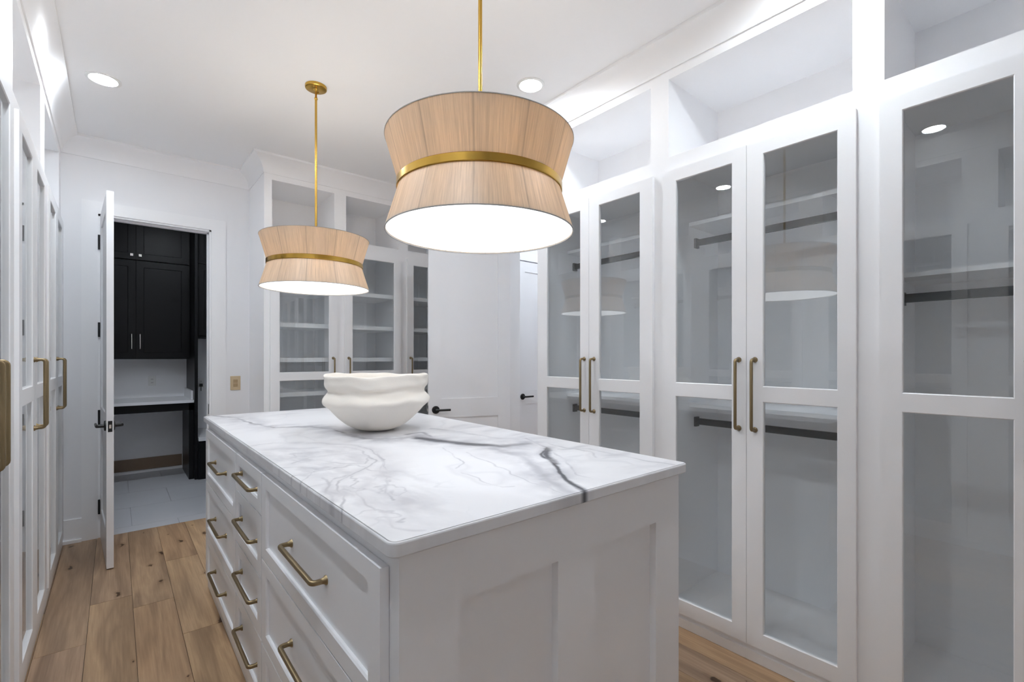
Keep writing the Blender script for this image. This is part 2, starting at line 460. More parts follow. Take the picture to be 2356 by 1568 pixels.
    # baseboard between left cabinets and casing, and on to the back cabinets
    for nm, a, b in (('baseboard_back', XL, ox0 - cw), ('baseboard_back_2', ox1 + cw + 0.014, 0.9125)):
        m = MB(); m.box(a, b, YB - 0.012, YB, 0, 0.17); m.box(a, b, YB - 0.028, YB - 0.012, 0, 0.022)
        struct(m.build(nm, 'trim'))
    # hall doorway jambs and casing
    m = MB()
    m.box(XRW - 0.004, XRW + T, hy1 - jt, hy1, 0, hz); m.box(XRW - 0.004, XRW + T, hy0, hy0 + jt, 0, hz); m.box(XRW - 0.004, XRW + T, hy0, hy1, hz - jt, hz)
    struct(m.build('trim_11', 'trim'))
    m = MB(); x0, x1 = XRW - 0.014, XRW
    m.box(x0, x1, hy1 - 0.004, hy1 + cw, 0, hz + cw); m.box(x0, x1, hy0 - cw, hy0 + 0.004, 0, hz + cw); m.box(x0, x1, hy0, hy1, hz - 0.004, hz + cw)
    struct(m.build('trim_12', 'trim'))
    m = MB(); m.box(XRW - 0.012, XRW, hy1 + cw, YF, 0, 0.17)
    struct(m.build('baseboard_right', 'trim'))
    # ---- pantry behind the back wall
    px0, px1, py0, py1 = -0.75, 1.75, YB + T, 7.03
    fl2 = MB().box(px0 - 0.1, px1 + 0.1, YB, py1 + 0.1, -0.06, -0.012).build('floor_pantry', 'grout'); struct(fl2)
    ys = [YB, YB + 0.16]
    while ys[-1] < py1: ys.append(min(py1, ys[-1] + 0.60))
    for r, (a, b) in enumerate(zip(ys[:-1], ys[1:])):
        x = px0 - (0.3 if r % 2 else 0.0) - 0.05
        while x < px1:
            xa, xb = max(px0, x), min(px1, x + 1.2)
            if xb - xa > 0.02:
                MB().box(xa + 0.0012, xb - 0.0012, a + 0.0012, b - 0.0012, -0.012, -0.0015).build('tile', 'tile', fl2, loc=((xa + xb) / 2, (a + b) / 2, 0))
            x += 1.2
    struct(MB().box(px0 - 0.1, px0, py0, py1, -0.06, ZC).build('wall_pantry_left', 'wall'))
    struct(MB().box(px1, px1 + 0.1, py0, py1, -0.06, ZC).build('wall_pantry_right', 'wall'))
    struct(MB().box(px0 - 0.1, px1 + 0.1, py1, py1 + 0.1, -0.06, ZC).build('wall_pantry_back', 'wall'))
    struct(MB().box(px0 - 0.1, px1 + 0.1, YB + T, py1 + 0.1, ZC, ZC + 0.12).build('ceiling_pantry', 'ceiling'))
    # ---- hall beyond the right wall
    ax0, ax1, ay0, ay1 = XRW + T, 4.35, 2.05, 3.90
    struct(MB().box(XRW, ax1 + 0.1, ay0 - 0.1, ay1 + 0.1, -0.06, -0.002).build('floor_hall', 'wood'))
    struct(MB().box(ax0, ax1 + 0.1, ay1, ay1 + 0.1, -0.06, ZC).build('wall_hall_back', 'wall'))
    struct(MB().box(ax1, ax1 + 0.1, ay0, ay1, -0.06, ZC).build('wall_hall_right', 'wall'))
    struct(MB().box(ax0, ax1 + 0.1, ay0 - 0.1, ay0, -0.06, ZC).build('wall_hall_front', 'wall'))
    struct(MB().box(ax0, ax1 + 0.1, ay0 - 0.1, ay1 + 0.1, ZC, ZC + 0.12).build('ceiling_hall', 'ceiling'))
room_shell()

# ------------------------------------------------------------------ handles
def handle_mesh(L=0.31, axis='z', out=0.036, w_=0.0062, name='handle_mesh'):
    m = MB(); h = L / 2; rc = 0.012; pts = []
    def P(o_, l_): return (0, -o_, l_) if axis == 'z' else (l_, -o_, 0)
    for sgn in (-1, 1):
        seq = [P(0.0, sgn * h)]
        for k in range(5):
            a = math.pi / 2 * k / 4
            seq.append(P(out - rc + rc * math.sin(a), sgn * (h - rc + rc * math.cos(a))))
        pts += seq if sgn < 0 else seq[::-1]
    m.sweep(pts, w_, w_, (1, 0, 0) if axis == 'z' else (0, 0, 1), n=12, sq=3.2)
    for sgn in (-1, 1):
        c = P(0, sgn * h)
        m.lathe([(0.0001, 0.0), (0.0125, 0.0), (0.0120, -0.003), (0.0085, -0.007), (0.0072, -0.013)], 14, c, 'y')
    return m.mesh(name, 'brass', smooth=True)
HV = handle_mesh(0.31, 'z', 0.036, 0.0062, 'pull_vertical')
HH = handle_mesh(0.31, 'x', 0.036, 0.0066, 'pull_horizontal')

# ------------------------------------------------------------------ wardrobe units
Z1, Z2, Z3, Z4, ZDT, ZDB, ZC0, ZC1 = 2.2454, 1.2297, 1.1586, 0.1438, 2.308, 0.0736, 2.3873, 2.790
DEP = 0.535
def wardrobe(name, label, group, M, ang, s0, s1, o0, o1, doors, rods=(), shelves=(), end_panel=None):
    """M maps (along, depth, height) to the room; ang turns a pull so it faces out; doors: (a, b, glass a, glass b, pull side)"""
    t = empty(name, M((s0 + s1) / 2, 0, 0), label, 'cabinet' if 'shelved' in name else 'wardrobe', group)
    g = 0.001
    # carcass
    m = MB(M)
    d0, d1 = 0.02, DEP
    m.box(s0 + g, o0, d0, d1, 0.0, ZK); m.box(o1, s1 - g, d0, d1, 0.0, ZK)
    m.box(o0, o1, d1 - 0.012, d1, 0.0, ZK)
    m.box(o0, o1, d0, d1 - 0.012, 0.075, 0.10)
    m.box(o0, o1, d0, d1 - 0.012, 2.335, ZC0 - 0.002)
    m.box(o0, o1, d0, d1 - 0.012, ZC1 + 0.001, ZK)
    m.build('body', 'interior', t)
    if end_panel is not None:
        a = end_panel; e = -0.004 if a == s0 else 0.004
        m = MB(M)
        m.box(min(a, a + e), max(a, a + e), 0.0, d1, 0.0, 2.33); m.box(min(a, a + e * .4), max(a, a + e * .4), 0.0, d1, 2.33, ZK)
        m.build('end_panel', 'cab', t)
    # face frame
    m = MB(M)
    fz = ((0.0, ZK),)
    m.box(s0 + (0 if end_panel == s0 else 0.0), o0, 0, d0, 0.0, ZK); m.box(o1, s1, 0, d0, 0.0, ZK)
    m.box(o0, o1, 0, d0, 0.0, 0.10); m.box(o0, o1, 0, d0, ZDT - 0.03, ZC0); m.box(o0, o1, 0, d0, ZC1, ZK)
    m.build('face_frame', 'cab', t)
    m = MB(M); m.box(s0, s1, -0.012, 0, 0.0, 0.045); m.build('plinth', 'cab', t)
    # doors
    for (a, b, ga, gb, side) in doors:
        y0, y1 = -0.021, -0.001
        m = MB(M)
        zm = (Z2 + Z3) / 2
        m.frame(a, b, ZDB, zm, ga, gb, Z4, Z3, y0, y1, 0.003)
        m.frame(a, b, zm, ZDT, ga, gb, Z2, Z1, y0, y1, 0.003)
        d = m.build('door', 'cab', t)
        for z0, z1 in ((Z4, Z3), (Z2, Z1)):
            MB(M).box(ga - 0.002, gb + 0.002, -0.010, -0.0065, z0 - 0.002, z1 + 0.002).build('glass_pane', 'glass', d)
        if side:
            hs = (gb + b) / 2 if side == 'r' else (a + ga) / 2
            link_copy('handle', HV, d, M(hs, y0, 1.19), (0, 0, ang))
    for z in shelves:
        m = MB(M); m.box(o0, o1, 0.055, d1 - 0.012, z - 0.036, z); m.build('shelf', 'cab', t)
    for z in rods:
        if len(z) > 1:
            m = MB(M); m.box(o0, o1, 0.20, d1 - 0.012, z[1] - 0.019, z[1]); m.build('shelf', 'cab', t)
        m = MB(M); m.box(o0 + 0.004, o1 - 0.004, 0.262, 0.278, z[0] - 0.017, z[0] + 0.017)
        r = m.build('closet_rod', 'blackmetal', t)
        for a, b in ((o0, o0 + 0.012), (o1 - 0.012, o1)):
            MB(M).box(a, b, 0.252, 0.288, z[0] - 0.028, z[0] + 0.024).build('bracket', 'blackmetal', r)
    return t

MR = lambda s, d, z: (XR + d, -s, z)
ML = lambda s, d, z: (XL - d, s, z)
MK = lambda s, d, z: (s, YF + d, z)

# right-hand run (along = -Y)
two = ((1.985, 2.085), (1.003, 1.105))
gR = 'glass-door wardrobes along the long wall beside the island'
wardrobe('wardrobe', 'white wardrobe with two glass doors and black hanging rods, beside the open white hall door', gR, MR, -math.pi / 2,
         -2.338, -1.4015, -2.25, -1.455, ((-2.29, -1.868, -2.2275, -1.939, 'r'), (-1.866, -1.431, -1.7899, -1.5117, 'l')), two)
wardrobe('wardrobe', 'white wardrobe with two glass doors and two black rods, second unit from the hall door', gR, MR, -math.pi / 2,
         -1.4015, -0.5035, -1.348, -0.553, ((-1.36, -0.9475, -1.294, -1.0134, 'r'), (-0.9455, -0.537, -0.874, -0.599, 'l')), two)
wardrobe('wardrobe', 'white glass-door wardrobe with a single mid-height black rod, third from the hall door', gR, MR, -math.pi / 2,
         -0.5035, 0.3935, -0.454, 0.341, ((-0.466, -0.0545, -0.396, -0.1236, 'r'), (-0.0525, 0.357, 0.0175, 0.287, 'l')), ((1.595, 1.69),))
wardrobe('wardrobe', 'white wardrobe with two glass doors, fourth unit from the hall door', gR, MR, -math.pi / 2,
         0.3935, 1.336, 0.441, 1.236, ((0.427, 0.838, 0.497, 0.768, 'r'), (0.84, 1.25, 0.910, 1.18, 'l')), two)

# left-hand run (along = Y)
gL = 'glass-door wardrobes along the wall facing the island drawers'
def left_unit(label, a, b, s0, s1, rods):
    mid = (a + b) / 2
    wardrobe('wardrobe', label, gL, ML, math.pi / 2, s0, s1, a + 0.03, b - 0.03,
             ((a, mid - 0.001, a + 0.082, mid - 0.083, 'r'), (mid + 0.001, b, mid + 0.083, b - 0.082, 'l')), rods)
left_unit('white glass-door wardrobe in the corner next to the open pantry door', 3.665, 4.600, 3.603, 4.71, two)
left_unit('white wardrobe with glass doors facing the island, second unit from the pantry door', 2.606, 3.541, 2.5445, 3.603, two)
left_unit('white wardrobe with glass doors facing the island, third unit from the pantry door', 1.549, 2.483, 1.4865, 2.5445, two)
left_unit('white wardrobe with glass doors, fourth unit from the pantry door', 0.492, 1.425, 0.429, 1.4865, two)
left_unit('white wardrobe with glass doors, fifth unit from the pantry door', -0.565, 0.368, -0.628, 0.429, two)
left_unit('narrow white wardrobe with glass doors, sixth unit from the pantry door', -1.300, -0.690, -1.336, -0.628, two)

# shelved units on the back wall (along = X)
sh = (1.948, 1.642, 1.348, 1.058, 0.76, 0.46)
gB = 'shelved glass-door cabinets on the back wall'
wardrobe('shelved_cabinet', 'white shelved cabinet with a glass door, beside the beige light switch', gB, MK, 0.0,
         0.9125, 1.5215, 0.968, 1.470, ((0.952, 1.489, 1.023, 1.416, 'r'),), (), sh, 0.9125)
wardrobe('shelved_cabinet', 'white shelved cabinet with a glass door, middle unit of the back wall', gB, MK, 0.0,
         1.5215, 2.13, 1.573, 2.080, ((1.553, 2.098, 1.626, 2.0256, 'l'),), (), sh)
wardrobe('shelved_cabinet', 'white shelved cabinet partly hidden behind the open white hall door', gB, MK, 0.0,
         2.13, 2.73, 2.18, 2.680, ((2.162, 2.70, 2.2335, 2.63, 'l'),), (), sh)

# ------------------------------------------------------------------ island
IX0, IX1, IY0, IY1 = 0.398, 1.466, 0.829, 3.33
def island():
    t = empty('kitchen_island', ((IX0 + IX1) / 2, (IY0 + IY1) / 2, 0), 'white dresser island with three columns of drawers and brass pulls', 'island')
    cx0, cx1, cy0, cy1, zt = 0.424, 1.437, 0.876, 3.295, HC - 0.031
    MB().box(cx0, cx1, cy0, cy1, 0.0, zt).build('carcass', 'island', t)
    # end panel facing the near end: two recessed panels
    m = MB(); y0, y1 = 0.848, 0.876
    zs = (0.0, 0.14, 0.837, zt)
    m.box(cx0, 0.5637, y0, y1, 0, zt); m.box(0.866, 1.009, y0, y1, 0, zt); m.box(1.304, cx1, y0, y1, 0, zt)
    for a, b in ((0.5637, 0.866), (1.009, 1.304)):
        m.box(a, b, y0, y1, 0.0, zs[1]); m.box(a, b, y0, y1, zs[2], zt)
    ep = m.build('end_panel', 'island', t)
    for a, b in ((0.5637, 0.866), (1.009, 1.304)):
        MB().box(a, b, y0 + 0.023, y1, zs[1], zs[2]).build('recessed_panel', 'island', ep)
    MB().box(cx0 - 0.006, cx0, cy0, cy1, 0.0, 0.062).build('plinth', 'island', t)
    # drawers on the aisle side (front faces -X)
    cols = [(0.890, 1.885, (0.940, 0.635, 0.330, 0.075)), (1.893, 2.362, (0.940, 0.783, 0.554, 0.333, 0.075)), (2.370, 3.262, (0.940, 0.640, 0.330, 0.075))]
    MI = lambda s, d, z: (cx0 + d, s, z)
    for a, b, zz in cols:
        for zt_, zb_ in zip(zz[:-1], zz[1:]):
            z1, z0 = zt_ - 0.003, zb_ + 0.003
            bd = 0.062
            m = MB(MI)
            m.frame(a, b, z0, z1, a + bd, b - bd, z0 + min(bd, 0.048), z1 - min(bd, 0.048), -0.021, -0.001, 0.004)
            d = m.build('drawer', 'island', t)
            MB(MI).box(a + bd, b - bd, -0.0105, -0.002, z0 + min(bd, 0.048), z1 - min(bd, 0.048)).build('drawer_panel', 'island', d)
            link_copy('handle', HH, d, MI((a + b) / 2, -0.0105, (z0 + z1) / 2), (0, 0, -math.pi / 2))
island()

def value_noise(x, y, seed):
    r = np.random.RandomState(seed); n = 256; tb = r.rand(n, n)
    xi, yi = np.floor(x).astype(int), np.floor(y).astype(int); fx, fy = x - xi, y - yi
    fx = fx * fx * (3 - 2 * fx); fy = fy * fy * (3 - 2 * fy)
    g = lambda a, b: tb[a % n, b % n]
    return (g(xi, yi) * (1 - fx) + g(xi + 1, yi) * fx) * (1 - fy) + (g(xi, yi + 1) * (1 - fx) + g(xi + 1, yi + 1) * fx) * fy
def fbm(x, y, seed, oc=4):
    s = 0; a = 0.5; f = 1
    for k in range(oc): s = s + a * value_noise(x * f + 17 * k, y * f + 31 * k, seed + k); a *= 0.5; f *= 2.03
    return s
def poly_dist(x, y, P):
    """distance to a polyline and the position 0..1 along it"""
    best = np.full(x.shape, 1e9); tt = np.zeros(x.shape); side = np.zeros(x.shape); n = len(P) - 1
    for i in range(n):
        (ax, ay), (bx, by) = P[i], P[i + 1]; dx, dy = bx - ax, by - ay; l2 = dx * dx + dy * dy + 1e-12
        t = np.clip(((x - ax) * dx + (y - ay) * dy) / l2, 0, 1)
        d = np.hypot(x - ax - t * dx, y - ay - t * dy); m = d < best
        best[m] = d[m]; tt[m] = ((i + t) / n)[m]; side[m] = np.sign((x - ax) * dy - (y - ay) * dx)[m]
    return best, tt, side

def veins(x, y):
    C = lambda pts: [pix(460 + a / 2.0667, 840 + b / 2.0667, HC) for a, b in pts]
    wx = x + 0.028 * (fbm(x * 14, y * 14, 5) - 0.47) + 0.06 * (fbm(x * 4, y * 4, 15) - 0.47)
    wy = y + 0.028 * (fbm(x * 14, y * 14, 25) - 0.47) + 0.06 * (fbm(x * 4, y * 4, 35) - 0.47)
    v = 0.05 * np.clip(fbm(x * 3, y * 3, 45) - 0.45, 0, 1)
    brk = np.clip(fbm(x * 9, y * 9, 55) * 1.9 - 0.15, 0.4, 1)
    def line(pts, width, dark, halo=0.0, hw=0.05, hs=0, taper=False):
        nonlocal v
        d, t, s = poly_dist(wx, wy, C(pts))
        k = np.sin(np.clip(t, 0.02, 0.98) * np.pi) ** 0.5 if taper else 1.0
        v = np.maximum(v, dark * brk * k * np.exp(-(d / width) ** 2))
        if halo:
            q = np.exp(-d / hw) * (np.where(s * hs > 0, 1, 0.18) if hs else 1)
            v = np.maximum(v, halo * k * q * np.clip(fbm(wx * 16, wy * 16, 65) * 2.2 - 0.35, 0.1, 1.2))
    main = [(0, 228), (60, 240), (180, 250), (250, 275), (350, 298), (450, 292), (540, 292), (640, 305), (720, 330), (800, 345), (930, 350), (1040, 340), (1150, 360), (1240, 368), (1340, 376), (1430, 385), (1500, 376), (1550, 368)]
    line(main, 0.009, 0.62, 0.28, 0.07, 0)
    line(main[8:], 0.020, 0.75, 0.40, 0.07, 0)
    line(main[11:], 0.030, 1.0, 0.40, 0.07)
    line([(1640, 388), (1618, 425), (1655, 450), (1690, 480), (1740, 520), (1790, 560), (1838, 590), (1858, 607), (1870, 640)], 0.0085, 1.0, 0.30, 0.035)
    line([(1640, 392), (1655, 440), (1690, 470)], 0.016, 0.9)
    line([(1300, 372), (1420, 400), (1500, 430), (1600, 490), (1700, 560), (1790, 605)], 0.024, 0.26, 0.30, 0.06)
    line([(1560, 345), (1640, 388)], 0.012, 0.5, 0.2, 0.04)
    line([(1090, 300), (1190, 310), (1300, 330), (1420, 345), (1520, 348)], 0.012, 0.30, 0.16, 0.05)
    line([(1000, 330), (1060, 318), (1110, 340)], 0.010, 0.5)
    line([(1660, 400), (1720, 430), (1770, 480), (1810, 520), (1880, 545)], 0.006, 0.24, 0.12, 0.04, 0, True)
    line([(1700, 395), (1840, 395), (1950, 420), (2100, 450), (2260, 472)], 0.007, 0.22, 0.10, 0.03)
    line([(1560, 335), (1700, 380), (1850, 410), (1900, 440)], 0.006, 0.22, 0.10, 0.03)
    line([(1160, 395), (1205, 425), (1250, 468), (1225, 492)], 0.0035, 0.22, 0.05, 0.02)
    line([(1280, 412), (1330, 450), (1400, 485), (1500, 520), (1600, 558), (1700, 590), (1770, 612)], 0.004, 0.20, 0.06, 0.02)
    line([(1260, 510), (1350, 550), (1450, 580), (1510, 575)], 0.0035, 0.22)
    # swirl by the drawers' side
    line([(230, 385), (330, 372), (450, 368), (600, 368), (720, 378), (800, 400), (850, 440), (872, 480), (892, 520), (870, 570), (880, 612), (940, 645)], 0.005, 0.26, 0.13, 0.05)
    line([(445, 462), (520, 438), (620, 428), (720, 423), (790, 430), (828, 456), (760, 497), (690, 530), (640, 560), (655, 620), (705, 660), (690, 700)], 0.0045, 0.28, 0.13, 0.04)
    line([(360, 490), (480, 484), (522, 500), (495, 530), (462, 556), (458, 600)], 0.0035, 0.28, 0.08, 0.03)
    line([(300, 400), (470, 395), (640, 385), (740, 400), (800, 440), (770, 470), (650, 470), (560, 450)], 0.005, 0.20, 0.12, 0.04)
    line([(840, 420), (860, 480), (830, 540), (780, 580), (740, 620), (800, 650), (860, 690)], 0.005, 0.20, 0.12, 0.04)
    line([(560, 540), (600, 580), (590, 620), (640, 660), (690, 730)], 0.008, 0.26, 0.16, 0.05)
    line([(965, 730), (950, 745), (972, 748)], 0.006, 0.22, 0.06, 0.02)
    line([(900, 700), (930, 780), (1010, 795), (1060, 800)], 0.006, 0.14)
    # mottled grey cloud inside the swirl
    cx, cy = pix(460 + 640 / 2.0667, 840 + 520 / 2.0667, HC)
    r = np.hypot((wx - cx) / 0.20, (wy - cy) / 0.55)
    cloud = np.exp(-r ** 4) * np.clip(fbm(wx * 18 + 3 * wy, wy * 9, 75, 5) * 2.6 - 0.95, 0, 1) * 0.24
    v = np.maximum(v, cloud)
    rid = 1 - np.abs(fbm(wx * 7, wy * 7, 85, 4) * 2 - 0.94) * 14
    v = np.maximum(v, np.exp(-r ** 4) * np.clip(rid, 0, 1) * 0.22)
    # pale wisps over the whole slab
    rid = 1 - np.abs(fbm(wx * 2.1, wy * 1.6, 95, 4) * 2 - 0.94) * 22
    v = np.maximum(v, np.clip(rid, 0, 1) * 0.06)
    # band of wisps at the far side
    yb = np.exp(-((x - 1.36) / 0.16) ** 2) + np.exp(-((y - 3.2) / 0.16) ** 2)
    v = np.maximum(v, np.clip(yb, 0, 1) * np.clip(fbm(wx * 5, wy * 16, 105, 4) * 2.4 - 1.05, 0, 1) * 0.22)
    return np.clip(v * 1.35, 0, 1)

def countertop():
    res = 0.003; rr = 0.005; R = 0.022; th = 0.031
    x0, x1, y0, y1 = IX0, IX1, IY0, IY1
    nx, ny = int((x1 - x0) / res), int((y1 - y0) / res)
    gx = np.linspace(x0 + rr, x1 - rr, nx); gy = np.linspace(y0 + rr, y1 - rr, ny)
    X, Y = np.meshgrid(gx, gy, indexing='ij')
    def corner(X, Y, ins):
        a0, a1, b0, b1 = x0 + ins, x1 - ins, y0 + ins, y1 - ins; r = R - ins
        cx = np.clip(X, a0 + r, a1 - r); cy = np.clip(Y, b0 + r, b1 - r)
        dx, dy = X - cx, Y - cy; d = np.hypot(dx, dy); m = (d > r) & (np.abs(dx) > 1e-9) & (np.abs(dy) > 1e-9)
        k = np.where(m, r / np.maximum(d, 1e-9), 1.0)
        return cx + dx * k, cy + dy * k
    Xc, Yc = corner(X, Y, rr)
    top = np.stack([Xc.ravel(), Yc.ravel(), np.full(X.size, HC)], 1)
    idx = np.arange(nx * ny).reshape(nx, ny)
    q = np.stack([idx[:-1, :-1], idx[1:, :-1], idx[1:, 1:], idx[:-1, 1:]], -1).reshape(-1, 4)
    loop = np.concatenate([idx[:, 0], idx[-1, 1:], idx[-2::-1, -1], idx[0, -2:0:-1]])
    bx, by = X.ravel()[loop], Y.ravel()[loop]
    sx = (bx - (x0 + x1) / 2) / ((x1 - x0) / 2 - rr); sy = (by - (y0 + y1) / 2) / ((y1 - y0) / 2 - rr)
    V = [top]; Q = [q]; prev = loop; n = len(loop); base = nx * ny
    steps = [(rr * (1 - math.sin(a)), HC - rr * (1 - math.cos(a))) for a in (0.5, 1.0, math.pi / 2)] + [(0.0, HC - rr - 0.0006), (0.0, HC - th + 0.0036), (0.0, HC - th + 0.003), (0.003, HC - th), (0.0036, HC - th), (0.05, HC - th)]
    for ins, z in steps:
        ex = (x0 + x1) / 2 + np.clip(sx, -1, 1) * ((x1 - x0) / 2 - ins); ey = (y0 + y1) / 2 + np.clip(sy, -1, 1) * ((y1 - y0) / 2 - ins)
        ex, ey = corner(ex, ey, min(ins, 0.02))
        V.append(np.stack([ex, ey, np.full(n, z)], 1))
        cur = base + np.arange(n); base += n
        Q.append(np.stack([prev, np.roll(prev, -1), np.roll(cur, -1), cur], 1)); prev = cur
    V = np.concatenate(V); Q = np.concatenate(Q)
    me = bpy.data.meshes.new('countertop')
    org = np.array([(x0 + x1) / 2, (y0 + y1) / 2, HC - th])
    me.vertices.add(len(V)); me.vertices.foreach_set('co', (V - org).astype(np.float32).ravel())
    me.loops.add(Q.size); me.loops.foreach_set('vertex_index', Q[:, ::-1].astype(np.int32).ravel() if False else Q.astype(np.int32).ravel())
    me.polygons.add(len(Q)); me.polygons.foreach_set('loop_start', np.arange(0, Q.size, 4, dtype=np.int32))
    me.polygons.foreach_set('use_smooth', np.ones(len(Q), dtype=bool))
    me.update(calc_edges=True); me.validate()
    at = me.attributes.new('vein', 'FLOAT', 'POINT')
    at.data.foreach_set('value', veins(V[:, 0], V[:, 1]).astype(np.float32))
    me.materials.append(MAT['marble'])
    o = bpy.data.objects.new('countertop', me); COL.objects.link(o); o.location = org
    tag(o, 'white marble countertop with grey veining on top of the drawer island', 'countertop')
countertop()

# ------------------------------------------------------------------ bowl
def bowl():
    bx, by = 0.972, 2.178
    px = 2.268 / F
    z = lambda v_: HC + (998 - v_) * px * 1.02
    prof = [(0.0001, 0.0), (0.055, 0.0), (0.082, 0.005), (0.112, 0.015), (0.144, 0.033), (0.174, 0.058), (0.203, 0.090), (0.228, 0.118), (0.246, 0.130), (0.258, 0.141), (0.261, 0.154), (0.250, 0.172),
            (0.233, 0.188), (0.228, 0.200), (0.236, 0.214), (0.247, 0.219), (0.249, 0.234), (0.248, 0.252), (0.252, 0.270), (0.250, 0.277), (0.240, 0.279), (0.233, 0.268), (0.205, 0.20), (0.19, 0.12), (0.13, 0.05), (0.0001, 0.03)]
    rnd = random.Random(3); ph = [rnd.uniform(0, 6.28) for _ in range(8)]
    def wob(r, h, a, j):
        k = 0.006 * math.sin(3 * a + ph[j % 5]) + 0.004 * math.sin(7 * a + ph[j % 7]) + 0.0025 * math.sin(13 * a + 1.3 * j)
        k *= min(1, r / 0.1) * min(1.0, h / 0.08)
        zz = h + (0.004 * math.sin(2 * a + ph[1]) + 0.0025 * math.sin(5 * a + ph[2]) + 0.0016 * math.sin(11 * a + ph[3])) * min(1, h / 0.12)
        return (r + k * 0.5) * 0.972, zz * 0.965
    m = MB(); m.lathe(prof, 96, (bx, by, HC), 'z', wob=wob)
    o = m.build('bowl', 'plaster', loc=(bx, by, HC), smooth=True, angle=1.4)
    sub = o.modifiers.new('smooth', 'SUBSURF'); sub.levels = 1; sub.render_levels = 1
    tag(o, 'large off-white plaster bowl with a ribbed rim standing on the marble counter', 'bowl')
bowl()

# ------------------------------------------------------------------ pendants
def pendant(x, y, label, rot):
    g = 'pendant lamps over the island'
    t = empty('pendant_lamp', (x, y, ZC), label, 'pendant lamp', g)
    zb, zw, zt_, R, W = 1.762, 1.905, 2.058, 0.304, 0.262
    n = 96
    def shell(p0, p1):
        m = MB()
        th = 0.002
        m.lathe([p0, p1, (p1[0] - th, p1[1]), (p0[0] - th, p0[1]), p0], n, (x, y, 0))
        return m
    up = shell((W, zw + 0.008), (R, zt_)).build('upper_shade', 'gauze', t, True, loc=(x, y, zw), angle=1.0)
    lo = shell((R, zb), (W, zw - 0.008)).build('lower_shade', 'gauze', t, True, loc=(x, y, zw), angle=1.0)
    up.rotation_euler.z = rot; lo.rotation_euler.z = rot
    for nm, z, par, mt in (('rim', zb, lo, 'rim'), ('rim', zt_, up, 'rim')):
        m = MB(); m.lathe([(R + 0.0008, z - 0.0012), (R + 0.0008, z + 0.0012), (R - 0.003, z + 0.0012), (R - 0.003, z - 0.0012), (R + 0.0008, z - 0.0012)], n, (x, y, 0))
        m.build(nm, mt, par, True, loc=(x, y, z), angle=0.5)
    m = MB(); m.lathe([(W + 0.004, zw - 0.013), (W + 0.006, zw - 0.011), (W + 0.006, zw + 0.011), (W + 0.004, zw + 0.013), (W - 0.004, zw + 0.013), (W - 0.004, zw - 0.013), (W + 0.004, zw - 0.013)], n, (x, y, 0))
    m.build('band', 'gold', t, True, loc=(x, y, zw), angle=0.5)
    m = MB(); m.lathe([(R - 0.004, zb + 0.004)], 64, (x, y, 0), cap=(True, False))
    m.build('diffuser', 'diffuser', t, loc=(x, y, zb))
    # spider arms, socket and bulbs
    m = MB()
    for k in range(3):
        a = rot + 2 * math.pi * k / 3
        c, s_ = math.cos(a), math.sin(a)
        m.sweep([(x + 0.01 * c, y + 0.01 * s_, zt_ - 0.03), (x + (R - 0.012) * c, y + (R - 0.012) * s_, zt_ - 0.004)], 0.002, 0.002, (-s_, c, 0), 6)
    m.lathe([(0.0001, zt_ - 0.15), (0.018, zt_ - 0.15), (0.018, zt_ - 0.02), (0.009, zt_ - 0.015), (0.009, zt_ + 0.02)], 16, (x, y, 0))
    m.build('spider', 'gold', t)
    for k in range(3):
        a = rot + 0.6 + 2 * math.pi * k / 3
        c, s_ = math.cos(a), math.sin(a)
        m = MB(); pr = [(0.0001 + 0.024 * math.sin(math.pi * q / 6), -0.028 * math.cos(math.pi * q / 6)) for q in range(7)]
        m.lathe(pr, 10, (x + 0.085 * c, y + 0.085 * s_, zw + 0.06))
        m.build('bulb', 'bulb', t, True, loc=(x + 0.085 * c, y + 0.085 * s_, zw + 0.06))
    # rod, swivel, canopy
    m = MB(); m.lathe([(0.0068, zt_ - 0.02), (0.0068, ZC - 0.075)], 16, (x, y, 0)); m.build('rod', 'gold', t, True)
    m = MB(); m.lathe([(0.0001, ZC - 0.085), (0.008, ZC - 0.080), (0.0105, ZC - 0.074), (0.008, ZC - 0.066), (0.0058, ZC - 0.062), (0.0058, ZC - 0.03), (0.014, ZC - 0.024), (0.016, ZC - 0.018)], 16, (x, y, 0)); m.build('swivel', 'gold', t, True)
    m = MB(); m.lathe([(0.0001, ZC - 0.019), (0.052, ZC - 0.019), (0.0595, ZC - 0.015), (0.061, ZC - 0.010), (0.061, ZC)], 40, (x, y, 0)); c_ = m.build('canopy', 'gold', t, True)
    for a in (rot + 0.9, rot + 0.9 + math.pi):
        m = MB(); m.lathe([(0.0001, ZC - 0.0245), (0.004, ZC - 0.024), (0.0055, ZC - 0.019)], 10, (x + 0.038 * math.cos(a), y + 0.038 * math.sin(a), 0)); m.build('screw', 'gold', c_, True)
    return t
pendant(0.916, 1.2535, 'gold-banded gauze pendant lamp over the bare marble, farther from the bowl', 0.35)
pendant(0.916, 2.912, 'gold-banded gauze pendant lamp over the island end nearest the pantry door', 0.05)

# ------------------------------------------------------------------ recessed downlights
def downlight(x, y, label, group='recessed ceiling lights', off=None):
    """off: set for a lamp outside the picture; its names then end with _offscreen"""
    t = empty('downlight' if off is None else f'downlight_{off}_offscreen', (x, y, ZC), label, 'ceiling light', group)
    m = MB(); m.lathe([(0.083, ZC), (0.083, ZC - 0.003), (0.078, ZC - 0.0055), (0.066, ZC - 0.0055), (0.062, ZC - 0.001), (0.062, ZC)], 40, (x, y, 0)); m.build('trim_ring', 'whiteplastic', t, True, angle=0.6)
    m = MB(); m.lathe([(0.0625, ZC - 0.002)], 24, (x, y, 0), cap=(True, False)); m.build('lens' if off is None else f'lens_{off}_offscreen', 'lens', t)
